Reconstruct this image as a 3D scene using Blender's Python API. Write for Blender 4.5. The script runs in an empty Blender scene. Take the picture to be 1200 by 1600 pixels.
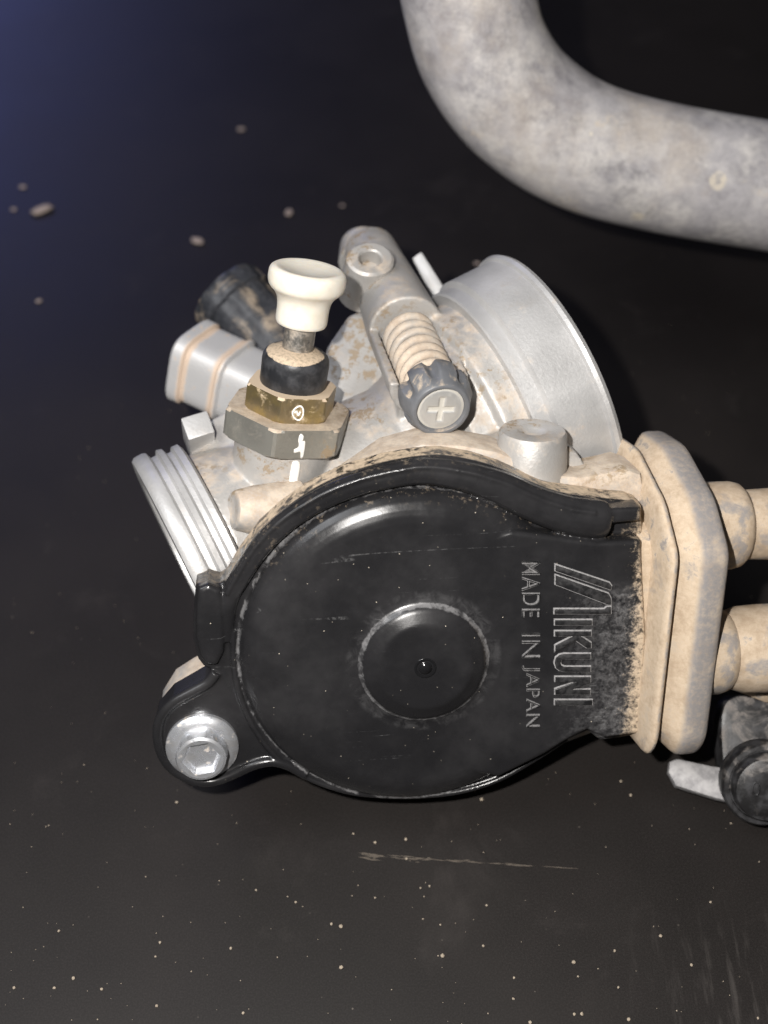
import bpy, bmesh, math, random
from mathutils import Vector, Matrix

random.seed(7)
sc = bpy.context.scene
COL = sc.collection
MM = 0.001

# ------------------------------------------------------------------ camera
TILT = math.radians(40)             # angle between the view axis and the table's normal
FPX = 1984.0                        # focal length in pixels of the 1200 x 1600 photograph
R = Vector((1, 0, 0))
U = Vector((0, math.cos(TILT), math.sin(TILT)))
T = Vector((0, -math.sin(TILT), math.cos(TILT)))     # from the scene towards the camera
CAM = T * 226.0 + Vector((0, 0, 28.5))                  # millimetres, table at z = 0

cam_data = bpy.data.cameras.new('camera')
cam = bpy.data.objects.new('camera', cam_data)
COL.objects.link(cam)
sc.camera = cam
cam.matrix_world = Matrix.Translation(CAM * MM) @ Matrix((R, U, T)).transposed().to_4x4()
cam_data.sensor_fit = 'VERTICAL'
cam_data.sensor_height = 36
cam_data.lens = 36 * FPX / 1600
cam_data.clip_start = 0.01
cam_data.clip_end = 50
cam_data.dof.use_dof = True
cam_data.dof.focus_distance = 0.197
cam_data.dof.aperture_fstop = 15.0

# ------------------------------------------------------------------ light
world = bpy.data.worlds.new('World')
sc.world = world
world.use_nodes = True
bg = world.node_tree.nodes['Background']
bg.inputs['Color'].default_value = (0.95, 0.9, 0.88, 1)
bg.inputs['Strength'].default_value = 0.03


def cdir(r, u, t):
    return (R * r + U * u + T * t).normalized()


def lamp(name, kind, loc, aim, power, colour, size):
    d = bpy.data.lights.new(name, kind)
    d.energy = power
    d.color = colour
    if kind == 'AREA':
        d.shape = 'DISK'
        d.size = size
    else:
        d.shadow_soft_size = size
    o = bpy.data.objects.new(name, d)
    COL.objects.link(o)
    o.location = loc * MM
    o.rotation_euler = (aim - loc).to_track_quat('-Z', 'Y').to_euler()
    return o


# the phone's flash sits a little left of and above the lens
lamp('flash_lamp', 'POINT', CAM - R * 24 + U * 16 + T * 3, Vector((0, 0, 0)), 2.75, (1.0, 0.965, 0.925), 0.0028)
# a window far off behind the table on the left, cool daylight
lamp('window_light', 'AREA', Vector((-600, 1180, 540)), Vector((-290, 560, 0)), 0.40, (0.30, 0.36, 1.0), 0.34).data.spread = math.radians(35)
# a ceiling lamp above and behind
lamp('ceiling_light', 'AREA', (R * -0.46 + U * 0.46 + T * 0.66) * 900, Vector((0, 0, 10)), 2.6, (0.95, 0.97, 1.0), 0.42)

sc.cycles.max_bounces = 5
sc.cycles.diffuse_bounces = 2
sc.cycles.glossy_bounces = 3
sc.cycles.use_light_tree = False

sc.view_settings.view_transform = 'Standard'
sc.view_settings.look = 'None'
sc.view_settings.exposure = 0.0
sc.view_settings.gamma = 1.0
sc.view_settings.use_curve_mapping = False


# ------------------------------------------------------------------ geometry helpers (millimetres)
def px(u, v, d):
    return CAM + (R * ((u - 600) / FPX) - U * ((v - 800) / FPX) - T) * d


def ray(u, v):
    return R * ((u - 600) / FPX) - U * ((v - 800) / FPX) - T


def px_z(u, v, z):                  # the point at height z above the table seen at a pixel
    r = ray(u, v)
    return CAM + r * ((z - CAM.z) / r.z)


def px_plane(u, v, o, n):
    r = ray(u, v)
    return CAM + r * ((o - CAM).dot(n) / r.dot(n))


def frame(o, z, xh=None):
    z = z.normalized()
    xh = xh if xh is not None else R
    x = (xh - z * xh.dot(z)).normalized()
    y = z.cross(x)
    m = Matrix((x, y, z)).transposed().to_4x4()
    m.translation = o
    return m


ID = Matrix.Identity(4)


def spline(pts, n=8, closed=False):
    """Catmull-Rom through tuples of any length."""
    P = [tuple(p) for p in pts]
    out = []
    m = len(P)
    rng = range(m) if closed else range(m - 1)
    for i in rng:
        if closed:
            a, b, c, d = P[i - 1], P[i], P[(i + 1) % m], P[(i + 2) % m]
        else:
            a, b, c, d = P[max(i - 1, 0)], P[i], P[i + 1], P[min(i + 2, m - 1)]
        for k in range(n):
            t = k / n
            out.append(tuple(0.5 * (2 * q + (r_ - p) * t + (2 * p - 5 * q + 4 * r_ - s) * t * t + (3 * q - p - 3 * r_ + s) * t ** 3)
                             for p, q, r_, s in zip(a, b, c, d)))
    if not closed:
        out.append(P[-1])
    return out


class MB:
    def __init__(self):
        self.v = []
        self.f = []

    def add(self, vs, fs, M=ID):
        k = len(self.v)
        self.v += [M @ Vector(p) for p in vs]
        self.f += [[i + k for i in f] for f in fs]
        return self

    def lathe(self, M, prof, seg=64, rf=None):
        """prof: (radius, z) pairs; rf(theta, radius, z) may alter the radius."""
        vs, fs, rings = [], [], []
        for r, z in prof:
            if r < 1e-6:
                rings.append([len(vs)])
                vs.append((0, 0, z))
            else:
                ring = []
                for i in range(seg):
                    a = 2 * math.pi * i / seg
                    rr = rf(a, r, z) if rf else r
                    ring.append(len(vs))
                    vs.append((rr * math.cos(a), rr * math.sin(a), z))
                rings.append(ring)
        for p, q in zip(rings, rings[1:]):
            for i in range(seg):
                j = (i + 1) % seg
                if len(p) == 1 and len(q) == 1:
                    continue
                if len(p) == 1:
                    fs.append([p[0], q[j], q[i]])
                elif len(q) == 1:
                    fs.append([p[i], p[j], q[0]])
                else:
                    fs.append([p[i], p[j], q[j], q[i]])
        return self.add(vs, fs, M)

    def prism(self, M, poly, z0, z1, cham=0.0):
        a = sum(p[0] * q[1] - q[0] * p[1] for p, q in zip(poly, poly[1:] + poly[:1]))
        if a < 0:
            poly = poly[::-1]
        n = len(poly)

        def inset(d):
            out = []
            for i in range(n):
                p, c, q = Vector(poly[i - 1][:2]), Vector(poly[i][:2]), Vector(poly[(i + 1) % n][:2])
                e1, e2 = (c - p).normalized(), (q - c).normalized()
                n1, n2 = Vector((-e1.y, e1.x)), Vector((-e2.y, e2.x))
                m = n1 + n2
                m = m / max(m.dot(n1), 0.35)
                out.append(c + m * d)
            return out
        vs = [(p[0], p[1], z0) for p in poly]
        if cham > 0:
            vs += [(p[0], p[1], z1 - cham) for p in poly]
            vs += [(p.x, p.y, z1 - cham * 0.3) for p in inset(cham * 0.3)]
            vs += [(p.x, p.y, z1) for p in inset(cham)]
            L = 4
        else:
            vs += [(p[0], p[1], z1) for p in poly]
            L = 2
        fs = [list(range(n))[::-1], [i + n * (L - 1) for i in range(n)]]
        for l in range(L - 1):
            for i in range(n):
                j = (i + 1) % n
                fs.append([l * n + i, l * n + j, (l + 1) * n + j, (l + 1) * n + i])
        return self.add(vs, fs, M)

    def tube(self, pts, radii, seg=16, M=ID, flat=1.0, up=None):
        P = [Vector(p) for p in pts]
        n = len(P)
        if not hasattr(radii, '__len__'):
            radii = [radii] * n
        vs, fs = [], []
        prev = None
        for i in range(n):
            t = (P[min(i + 1, n - 1)] - P[max(i - 1, 0)]).normalized()
            if up is not None:
                x = t.cross(up).normalized()
            elif prev is None:
                x = t.orthogonal().normalized()
            else:
                x = (prev - t * prev.dot(t)).normalized()
            prev = x
            y = t.cross(x)
            for k in range(seg):
                a = 2 * math.pi * k / seg
                vs.append(tuple(P[i] + (x * math.cos(a) + y * math.sin(a) * flat) * radii[i]))
        for i in range(n - 1):
            for k in range(seg):
                j = (k + 1) % seg
                fs.append([i * seg + k, i * seg + j, (i + 1) * seg + j, (i + 1) * seg + k])
        fs.append(list(range(seg))[::-1])
        fs.append([(n - 1) * seg + k for k in range(seg)])
        return self.add(vs, fs, M)

    def box(self, M, x0, x1, y0, y1, z0, z1, cham=0.0):
        return self.prism(M, [(x0, y0), (x1, y0), (x1, y1), (x0, y1)], z0, z1, cham)


WM = {}         # world matrix of every object, millimetres


def finish(name, me, mat, parent, M):
    o = bpy.data.objects.new(name, me)
    COL.objects.link(o)
    me.materials.append(mat)
    W = M.copy()
    WM[o.name] = W
    if parent is not None:
        o.parent = parent
        W = WM[parent.name].inverted() @ W
    W = W.copy()
    W.translation *= MM
    o.matrix_basis = W
    return o


def build(mb, name, mat, parent=None, M=ID, bevel=0.0, sharp=38, fuse=0.0, smooth=0, segs=2):
    """One mesh object from an MB; fuse > 0 melts the shells into one casting with fillets."""
    inv = M.inverted()
    me = bpy.data.meshes.new(name)
    me.from_pydata([tuple(inv @ p) for p in mb.v], [], mb.f)
    bm = bmesh.new()
    bm.from_mesh(me)
    bmesh.ops.remove_doubles(bm, verts=bm.verts, dist=0.0005)
    bmesh.ops.recalc_face_normals(bm, faces=bm.faces)
    if bevel > 0:
        ed = [e for e in bm.edges if len(e.link_faces) == 2 and e.calc_face_angle(0) > math.radians(sharp)]
        bmesh.ops.bevel(bm, geom=ed, offset=bevel, segments=segs, affect='EDGES', profile=0.6, clamp_overlap=True)
    bm.to_mesh(me)
    bm.free()
    if fuse > 0:
        tmp = bpy.data.objects.new('tmp', me)
        COL.objects.link(tmp)
        m = tmp.modifiers.new('r', 'REMESH')
        m.mode = 'VOXEL'
        m.voxel_size = fuse
        if smooth:
            s = tmp.modifiers.new('s', 'SMOOTH')
            s.iterations = smooth
            s.factor = 0.5
        dg = bpy.context.evaluated_depsgraph_get()
        me2 = bpy.data.meshes.new_from_object(tmp.evaluated_get(dg))
        bpy.data.objects.remove(tmp)
        bpy.data.meshes.remove(me)
        me = me2
        me.name = name
        me.materials.clear()
    me.transform(Matrix.Scale(MM, 4))
    for p in me.polygons:
        p.use_smooth = True
    if fuse <= 0:
        bm = bmesh.new()
        bm.from_mesh(me)
        lim = math.radians(sharp if not bevel else 55)
        for e in bm.edges:
            if len(e.link_faces) == 2 and e.calc_face_angle(0) > lim:
                e.smooth = False
        bm.to_mesh(me)
        bm.free()
    return finish(name, me, mat, parent, M)


def thing(name, label, cat, loc, group=None):
    o = bpy.data.objects.new(name, None)
    COL.objects.link(o)
    o.location = loc * MM
    o.empty_display_size = 0.01
    o['label'] = label
    o['category'] = cat
    if group:
        o['group'] = group
    WM[o.name] = Matrix.Translation(loc)
    return o


# ------------------------------------------------------------------ materials
class NT:
    def __init__(self, name):
        self.m = bpy.data.materials.new(name)
        self.m.use_nodes = True
        self.t = self.m.node_tree
        self.b = self.t.nodes['Principled BSDF']
        self.tc = self.t.nodes.new('ShaderNodeTexCoord')

    def _set(self, sock, val):
        if hasattr(val, 'links') or isinstance(val, bpy.types.NodeSocket):
            self.t.links.new(val, sock)
        elif isinstance(val, (tuple, list)) and len(val) == 3 and sock.type == 'RGBA':
            sock.default_value = (*val, 1)
        elif sock.type == 'RGBA' and isinstance(val, (int, float)):
            sock.default_value = (val, val, val, 1)
        else:
            sock.default_value = val

    def mapping(self, scale=(1, 1, 1), rot=(0, 0, 0), loc=(0, 0, 0)):
        n = self.t.nodes.new('ShaderNodeMapping')
        self.t.links.new(self.tc.outputs['Object'], n.inputs['Vector'])
        n.inputs['Scale'].default_value = scale
        n.inputs['Rotation'].default_value = rot
        n.inputs['Location'].default_value = loc
        return n.outputs[0]

    def noise(self, feature_mm, detail=4, rough=0.55, vec=None, dist=0.0, off=0.0):
        n = self.t.nodes.new('ShaderNodeTexNoise')
        v = vec if vec is not None else self.mapping(loc=(off, off * 0.7, off * 1.3))
        self.t.links.new(v, n.inputs['Vector'])
        n.inputs['Scale'].default_value = 1000.0 / feature_mm
        n.inputs['Detail'].default_value = detail
        n.inputs['Roughness'].default_value = rough
        n.inputs['Distortion'].default_value = dist
        return n.outputs['Fac']

    def voro(self, feature_mm, vec=None, feature='F1', rnd=1.0):
        n = self.t.nodes.new('ShaderNodeTexVoronoi')
        n.feature = feature
        self.t.links.new(vec if vec is not None else self.tc.outputs['Object'], n.inputs['Vector'])
        n.inputs['Scale'].default_value = 1000.0 / feature_mm
        n.inputs['Randomness'].default_value = rnd
        return n.outputs['Distance'], n.outputs.get('Color')

    def ramp(self, fac, a, b, lo=0.0, hi=1.0):
        n = self.t.nodes.new('ShaderNodeMapRange')
        n.interpolation_type = 'SMOOTHSTEP'
        self._set(n.inputs['Value'], fac)
        n.inputs['From Min'].default_value = a
        n.inputs['From Max'].default_value = b
        n.inputs['To Min'].default_value = lo
        n.inputs['To Max'].default_value = hi
        return n.outputs[0]

    def math(self, op, a, b=0.0, c=None, clamp=False):
        n = self.t.nodes.new('ShaderNodeMath')
        n.operation = op
        n.use_clamp = clamp
        self._set(n.inputs[0], a)
        self._set(n.inputs[1], b)
        if c is not None:
            self._set(n.inputs[2], c)
        return n.outputs[0]

    def mul(self, *xs):
        o = xs[0]
        for x in xs[1:]:
            o = self.math('MULTIPLY', o, x)
        return o

    def add(self, a, b):
        return self.math('ADD', a, b, clamp=True)

    def mx(self, a, b):
        return self.math('MAXIMUM', a, b)

    def mix(self, fac, a, b):
        n = self.t.nodes.new('ShaderNodeMix')
        n.data_type = 'RGBA'
        self._set(n.inputs[0], fac)
        self._set(n.inputs[6], a)
        self._set(n.inputs[7], b)
        return n.outputs[2]

    def sep(self, what='Object'):
        n = self.t.nodes.new('ShaderNodeSeparateXYZ')
        self.t.links.new(self.tc.outputs[what], n.inputs[0])
        return n.outputs

    def world_up(self):             # how far a face looks up: where dust can settle
        g = self.t.nodes.new('ShaderNodeNewGeometry')
        s = self.t.nodes.new('ShaderNodeSeparateXYZ')
        self.t.links.new(g.outputs['Normal'], s.inputs[0])
        return s.outputs[2]

    def bump(self, h, dist_mm, strength=1.0, prev=None):
        n = self.t.nodes.new('ShaderNodeBump')
        n.inputs['Distance'].default_value = dist_mm * MM
        n.inputs['Strength'].default_value = strength
        self._set(n.inputs['Height'], h)
        if prev is not None:
            self.t.links.new(prev, n.inputs['Normal'])
        return n.outputs[0]

    def out(self, color, rough=0.5, metal=0.0, normal=None, spec=None, **kw):
        b = self.b
        self._set(b.inputs['Base Color'], color)
        self._set(b.inputs['Roughness'], rough)
        self._set(b.inputs['Metallic'], metal)
        if spec is not None:
            self._set(b.inputs['Specular IOR Level'], spec)
        if normal is not None:
            self.t.links.new(normal, b.inputs['Normal'])
        for k, v in kw.items():
            self._set(b.inputs[k], v)
        return self.m


TAN = (0.56, 0.41, 0.275)
TAN2 = (0.62, 0.49, 0.35)


def mat_cast(name, dust=0.35, base=(0.51, 0.495, 0.475), metal=0.38, rough=0.48, stain=0.25, up=0.25, ur=(0.1, 0.95)):
    t = NT(name)
    big = t.noise(9, 3, 0.5)
    col = t.mix(t.ramp(big, 0.3, 0.7), base, tuple(c * 0.80 for c in base))
    fine = t.noise(0.35, 2)
    d1 = t.noise(6.0, 7, 0.70, dist=0.15)
    upf = t.ramp(t.world_up(), ur[0], ur[1], 0, up)
    dm = t.ramp(t.add(d1, upf), 0.66 - dust * 0.45, 0.92 - dust * 0.45)
    dm = t.mul(dm, t.ramp(fine, 0.25, 0.6, 0.65, 1.0), 0.85)
    tan = t.mix(t.ramp(t.noise(2.4, 5, 0.7, off=17.), 0.35, 0.65), (0.46, 0.355, 0.26), (0.64, 0.53, 0.41))
    col = t.mix(dm, col, tan)
    st = t.mul(t.ramp(t.noise(2.0, 5, 0.75, off=3.0), 0.50, 0.62), t.ramp(t.noise(12, 2, off=7.0), 0.5, 0.64), stain * 3)
    st = t.math('MINIMUM', st, 0.75)
    col = t.mix(st, col, (0.27, 0.19, 0.105))
    m = t.math('MULTIPLY', t.math('SUBTRACT', 1.0, t.mx(dm, st)), metal)
    r = t.mix(dm, t.ramp(fine, 0.2, 0.8, rough - 0.07, rough + 0.07), (0.9, 0.9, 0.9))
    nm = t.bump(t.noise(0.55, 3, 0.65), 0.055, 0.9)
    nm = t.bump(d1, 0.16, 0.6, nm)
    return t.out(col, r, m, nm)


M_CAST = mat_cast('cast_aluminium', 0.24, up=0.12, stain=0.4)
M_PAD = mat_cast('stained_cast_aluminium', 0.20, stain=1.0, up=0.05)
M_CASTD = mat_cast('dusty_cast_aluminium', 0.46, stain=0.3)
M_CASTC = mat_cast('clean_cast_aluminium', 0.10, (0.57, 0.565, 0.56), 0.38, 0.46, stain=0.04, up=0.04)
M_NUT = mat_cast('plated_steel', 0.36, (0.35, 0.34, 0.305), 0.6, 0.40, stain=0.6, up=0.50, ur=(0.66, 0.84))


def mat_brass():
    t = NT('dirty_brass')
    upf = t.ramp(t.world_up(), 0.66, 0.84, 0, 0.5)
    dm = t.ramp(t.add(t.noise(2.5, 7, 0.72), upf), 0.52, 0.70)
    col = t.mix(t.ramp(t.noise(3, 3, off=2.), 0.35, 0.65), (0.42, 0.325, 0.15), (0.32, 0.26, 0.16))
    col = t.mix(dm, col, TAN2)
    return t.out(col, t.mix(dm, 0.32, (0.9, 0.9, 0.9)), t.math('MULTIPLY', t.math('SUBTRACT', 1, dm), 0.8),
                 t.bump(t.noise(0.6, 3), 0.05, 0.6))


M_BRASS = mat_brass()


def mat_cover():
    t = NT('black_cover_plastic')
    p = t.sep()
    nz = t.sep('Normal')
    # haze of ground-in dust towards the cable boot and on the upper outer wall
    near = t.ramp(p[0], 0.0195, 0.0345)
    low = t.ramp(p[1], 0.0125, 0.0085)
    n1 = t.noise(2.6, 4, 0.7, dist=0.6)
    n2 = t.noise(0.7, 3, 0.6, off=4.)
    n3 = t.noise(1.3, 5, 0.78, off=14.)
    haze = t.mul(near, low, t.ramp(n3, 0.36, 0.70), t.ramp(n2, 0.3, 0.62, 0.35, 1.0))
    edge = t.mul(t.ramp(t.math('ADD', p[0], t.mul(t.math('SUBTRACT', n3, 0.5), 0.010)), 0.0325, 0.0352), t.ramp(n2, 0.25, 0.5), 0.85)
    side = t.mul(t.ramp(nz[2], 0.30, 0.08), t.ramp(p[1], 0.010, 0.020), t.ramp(p[2], 0.0005, -0.0008), t.ramp(n1, 0.38, 0.54), t.ramp(n2, 0.3, 0.6, 0.7, 1.0))
    groove = t.mul(t.ramp(p[1], 0.012, 0.020), t.ramp(p[2], 0.0030, 0.0012), t.ramp(t.noise(1.1, 6, 0.75, off=23.), 0.56, 0.66), 0.22)
    film = t.mul(t.ramp(t.noise(15, 5, 0.66, off=9.), 0.36, 0.78), 0.06)
    vd, vc = t.voro(1.15)
    sx = t.t.nodes.new('ShaderNodeSeparateColor')
    t.t.links.new(vc, sx.inputs[0])
    spk = t.mul(t.ramp(vd, 0.10, 0.04), t.ramp(sx.outputs[0], 0.80, 0.84), t.ramp(sx.outputs[1], 0.2, 1.0, 0.25, 0.9))
    # fine scratches: thin stretched noise
    s1 = t.noise(9, 1, 0.4, vec=t.mapping((0.06, 2.6, 1), (0, 0, 0.42)))
    sc1 = t.mul(t.ramp(t.math('ABSOLUTE', t.math('SUBTRACT', s1, 0.5)), 0.006, 0.0015),
                t.ramp(t.noise(16, 2, off=21.), 0.60, 0.66), t.ramp(n2, 0.4, 0.7), 0.22)
    s2 = t.noise(9, 1, 0.4, vec=t.mapping((0.07, 2.2, 1), (0, 0, -0.8), (3, 1, 0)))
    sc2 = t.mul(t.ramp(t.math('ABSOLUTE', t.math('SUBTRACT', s2, 0.5)), 0.006, 0.0015),
                t.ramp(t.noise(13, 2, off=31.), 0.62, 0.67), t.ramp(n2, 0.4, 0.7), 0.22)
    grey = (0.36, 0.355, 0.36)
    col = t.mix(film, (0.0140, 0.0138, 0.0150), (0.30, 0.29, 0.295))

    def ring(x0, y0, ra, rb, soft):           # dust caught in a moulded corner
        dx = t.math('SUBTRACT', p[0], x0 * MM)
        dy = t.math('SUBTRACT', p[1], y0 * MM)
        rr = t.math('SQRT', t.math('ADD', t.mul(dx, dx), t.mul(dy, dy)))
        rr = t.math('ADD', rr, t.mul(t.math('SUBTRACT', n2, 0.5), 0.0006))
        return t.mul(t.ramp(rr, (ra - soft) * MM, ra * MM), t.ramp(rr, (rb + soft) * MM, rb * MM))
    rings = t.mx(t.mul(ring(hx, hy, 9.75, 10.1, 0.25), t.ramp(n1, 0.36, 0.60, 0.06, 0.45)),
                 t.mul(ring(hx, hy, 10.2, 11.6, 0.9), t.ramp(n1, 0.42, 0.68, 0.0, 0.08)))
    rings = t.mx(rings, t.mul(ring(cx, cy, 27.1, 27.4, 0.2), t.ramp(n1, 0.42, 0.6, 0.0, 0.35), t.ramp(p[0], 0.014, 0.010)))
    col = t.mix(rings, col, grey)
    col = t.mix(t.mul(haze, 0.42), col, grey)
    col = t.mix(t.mx(sc1, sc2), col, (0.4, 0.4, 0.4))
    col = t.mix(t.mx(t.mx(side, groove), edge), col, TAN2)
    col = t.mix(spk, col, (0.66, 0.58, 0.47))
    dirt = t.mx(t.mx(haze, side), t.mx(spk, edge))
    r = t.mix(dirt, t.ramp(t.noise(10, 4, 0.7, off=40.), 0.3, 0.7, 0.20, 0.34), (0.85, 0.85, 0.85))
    nm = t.bump(t.noise(0.45, 3, 0.6), 0.015, 0.5)
    nm = t.bump(t.mul(haze, n3), 0.22, 0.7, nm)
    nm = t.bump(t.noise(7, 2), 0.10, 0.6, nm)
    return t.out(col, r, 0.0, nm, spec=0.5)




def mat_letter(name, amount):
    t = NT(name)
    n1 = t.noise(1.2, 5, 0.7)
    n2 = t.noise(0.35, 3, 0.6, off=5.)
    d = t.mul(t.ramp(n1, 0.38 - amount * 0.3, 0.60 - amount * 0.2), t.ramp(n2, 0.25, 0.55, 0.45, 1))
    d = t.mul(d, 0.08 + 0.92 * amount)
    return t.out(t.mix(d, (0.010, 0.010, 0.011), (0.40, 0.39, 0.39)), t.mix(d, 0.42, (0.9, 0.9, 0.9)), 0, t.bump(n2, 0.05, 0.7))


M_LETTER = mat_letter('letter_face_plastic', 0.0)
M_SKIRT = mat_letter('letter_edge_dust', 0.72)
M_SKIRT2 = mat_letter('letter_edge_thin_dust', 0.5)


def mat_boot():
    t = NT('dust_coated_rubber')
    n1 = t.noise(7, 4, 0.6, dist=0.4)
    n2 = t.noise(0.8, 4, 0.65, off=2.)
    p = t.sep()
    # the outer right-hand flat and the crests are rubbed back to grey rubber
    rub = t.add(t.mul(t.ramp(p[0], 0.0056, 0.0066), t.ramp(n1, 0.24, 0.44, 0.25, 0.95)), t.ramp(n1, 0.60, 0.72, 0, 0.55))
    n3 = t.noise(4, 7, 0.75, off=13.)
    crest = t.mul(t.ramp(p[0], 0.0015, 0.0019), t.ramp(p[0], 0.0028, 0.0025), t.ramp(n3, 0.42, 0.56), 0.9)
    patch = t.mul(t.ramp(n3, 0.55, 0.64), t.ramp(p[1], 0.000, 0.014, 0.25, 0.85))
    rub = t.mx(t.mx(rub, crest), patch)
    rub = t.mul(rub, t.ramp(n2, 0.3, 0.62, 0.66, 1.0))
    col = t.mix(t.ramp(n3, 0.3, 0.7), (0.40, 0.305, 0.215), (0.58, 0.47, 0.35))
    col = t.mix(t.ramp(n2, 0.35, 0.75, 0, 0.35), col, (0.66, 0.55, 0.42))
    col = t.mix(rub, col, (0.235, 0.225, 0.225))
    return t.out(col, 0.92, 0, t.bump(t.noise(0.35, 3, 0.7), 0.06, 0.8), spec=0.2)


M_BOOT = mat_boot()


def mat_sleeve():
    t = NT('dusty_cable_sleeve_rubber')
    n1 = t.noise(5, 4, 0.6, dist=0.4, off=4.)
    n2 = t.noise(0.8, 4, 0.65, off=2.)
    rub = t.mul(t.ramp(n1, 0.50, 0.62), t.ramp(n2, 0.3, 0.62, 0.6, 1.0), 0.85)
    n3 = t.noise(4, 7, 0.75, off=13.)
    col = t.mix(t.ramp(n3, 0.3, 0.7), (0.40, 0.305, 0.215), (0.60, 0.49, 0.37))
    col = t.mix(t.mx(rub, t.ramp(n3, 0.56, 0.66, 0, 0.8)), col, (0.26, 0.25, 0.25))
    return t.out(col, 0.92, 0, t.bump(t.noise(0.35, 3, 0.7), 0.06, 0.8), spec=0.2)


M_SLEEVE = mat_sleeve()


def mat_blackrubber(name, dust, base=(0.017, 0.018, 0.021), scale=4, up=0.0, a=0.55, col2=TAN2, rough=0.42):
    t = NT(name)
    n1 = t.noise(scale, 5, 0.65, dist=0.7)
    n2 = t.noise(0.5, 3, 0.6, off=3.)
    f = n1
    if up:
        f = t.add(n1, t.ramp(t.world_up(), 0.66, 0.86, 0, up))
    d = t.mul(t.ramp(f, a, a + 0.16), t.ramp(n2, 0.25, 0.6, 0.55, 1), dust)
    film = t.mul(t.ramp(t.noise(2.5, 4, 0.6, off=8.), 0.4, 0.7), 0.12)
    col = t.mix(film, base, (0.33, 0.33, 0.35))
    col = t.mix(d, col, col2)
    return t.out(col, t.mix(d, rough, (0.9, 0.9, 0.9)), 0, t.bump(n2, 0.05, 0.5))


M_CAP = mat_blackrubber('black_rubber_cap', 0.9, scale=2.2, up=0.5, a=0.72)
M_BACKCAP = mat_blackrubber('dusty_black_plastic', 0.45, (0.03, 0.032, 0.038), scale=8, a=0.50)
M_BRACKET = mat_blackrubber('black_painted_steel', 0.5, (0.011, 0.0105, 0.011), scale=5, a=0.56, col2=(0.36, 0.32, 0.29), up=0.12)
M_IDLE = mat_blackrubber('scuffed_dark_grey_plastic', 0.7, (0.13, 0.135, 0.145), scale=4.0, up=0.14, a=0.60, rough=0.42)


def mat_tongue():
    t = NT('scuffed_grey_plate')
    n = t.noise(3, 5, 0.65)
    return t.out(t.mix(t.ramp(n, 0.35, 0.65), (0.23, 0.225, 0.23), (0.42, 0.41, 0.41)), 0.6, 0.2, t.bump(n, 0.1, 0.5))


M_TONGUE = mat_tongue()


def mat_white():
    t = NT('ivory_plastic')
    n = t.noise(3, 4, 0.6)
    col = t.mix(t.ramp(n, 0.4, 0.75), (0.80, 0.755, 0.66), (0.74, 0.68, 0.57))
    return t.out(col, 0.36, 0, t.bump(t.noise(1.5, 3), 0.03, 0.5), **{'Subsurface Weight': 0.35, 'Subsurface Scale': 0.0015,
                 'Subsurface Radius': Vector((1.0, 0.8, 0.55))})


M_WHITE = mat_white()


def mat_paint():
    t = NT('white_paint_mark')
    n = t.noise(0.9, 4, 0.6)
    return t.out(t.mix(t.ramp(n, 0.45, 0.7), (0.88, 0.87, 0.84), (0.74, 0.70, 0.62)), 0.4, 0, t.bump(n, 0.08, 0.6))


M_PAINT = mat_paint()


def mat_zinc():
    t = NT('bright_zinc_steel')
    n = t.noise(2.2, 4, 0.65, dist=0.5)
    col = t.mix(t.ramp(n, 0.4, 0.65), (0.72, 0.74, 0.78), (0.55, 0.55, 0.56))
    d = t.ramp(t.noise(1.6, 4, 0.6, off=6.), 0.60, 0.70, 0, 0.55)
    col = t.mix(d, col, TAN2)
    return t.out(col, t.mix(d, t.ramp(n, 0.3, 0.7, 0.22, 0.42), (0.8, 0.8, 0.8)), t.math('MULTIPLY', t.math('SUBTRACT', 1, d), 0.75),
                 t.bump(n, 0.06, 0.5))


M_ZINC = mat_zinc()
M_SHAFT = mat_cast('scuffed_steel_shaft', 0.42, (0.36, 0.35, 0.33), 0.9, 0.32, stain=0.1, up=0.1)
M_SPRING = mat_cast('dusty_spring_wire', 0.62, (0.56, 0.52, 0.47), 0.25, 0.5, stain=0.0, up=0.1)
M_SCREW = mat_cast('screw_steel', 0.30, (0.62, 0.61, 0.59), 0.55, 0.36, stain=0.05, up=0.05)


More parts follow.
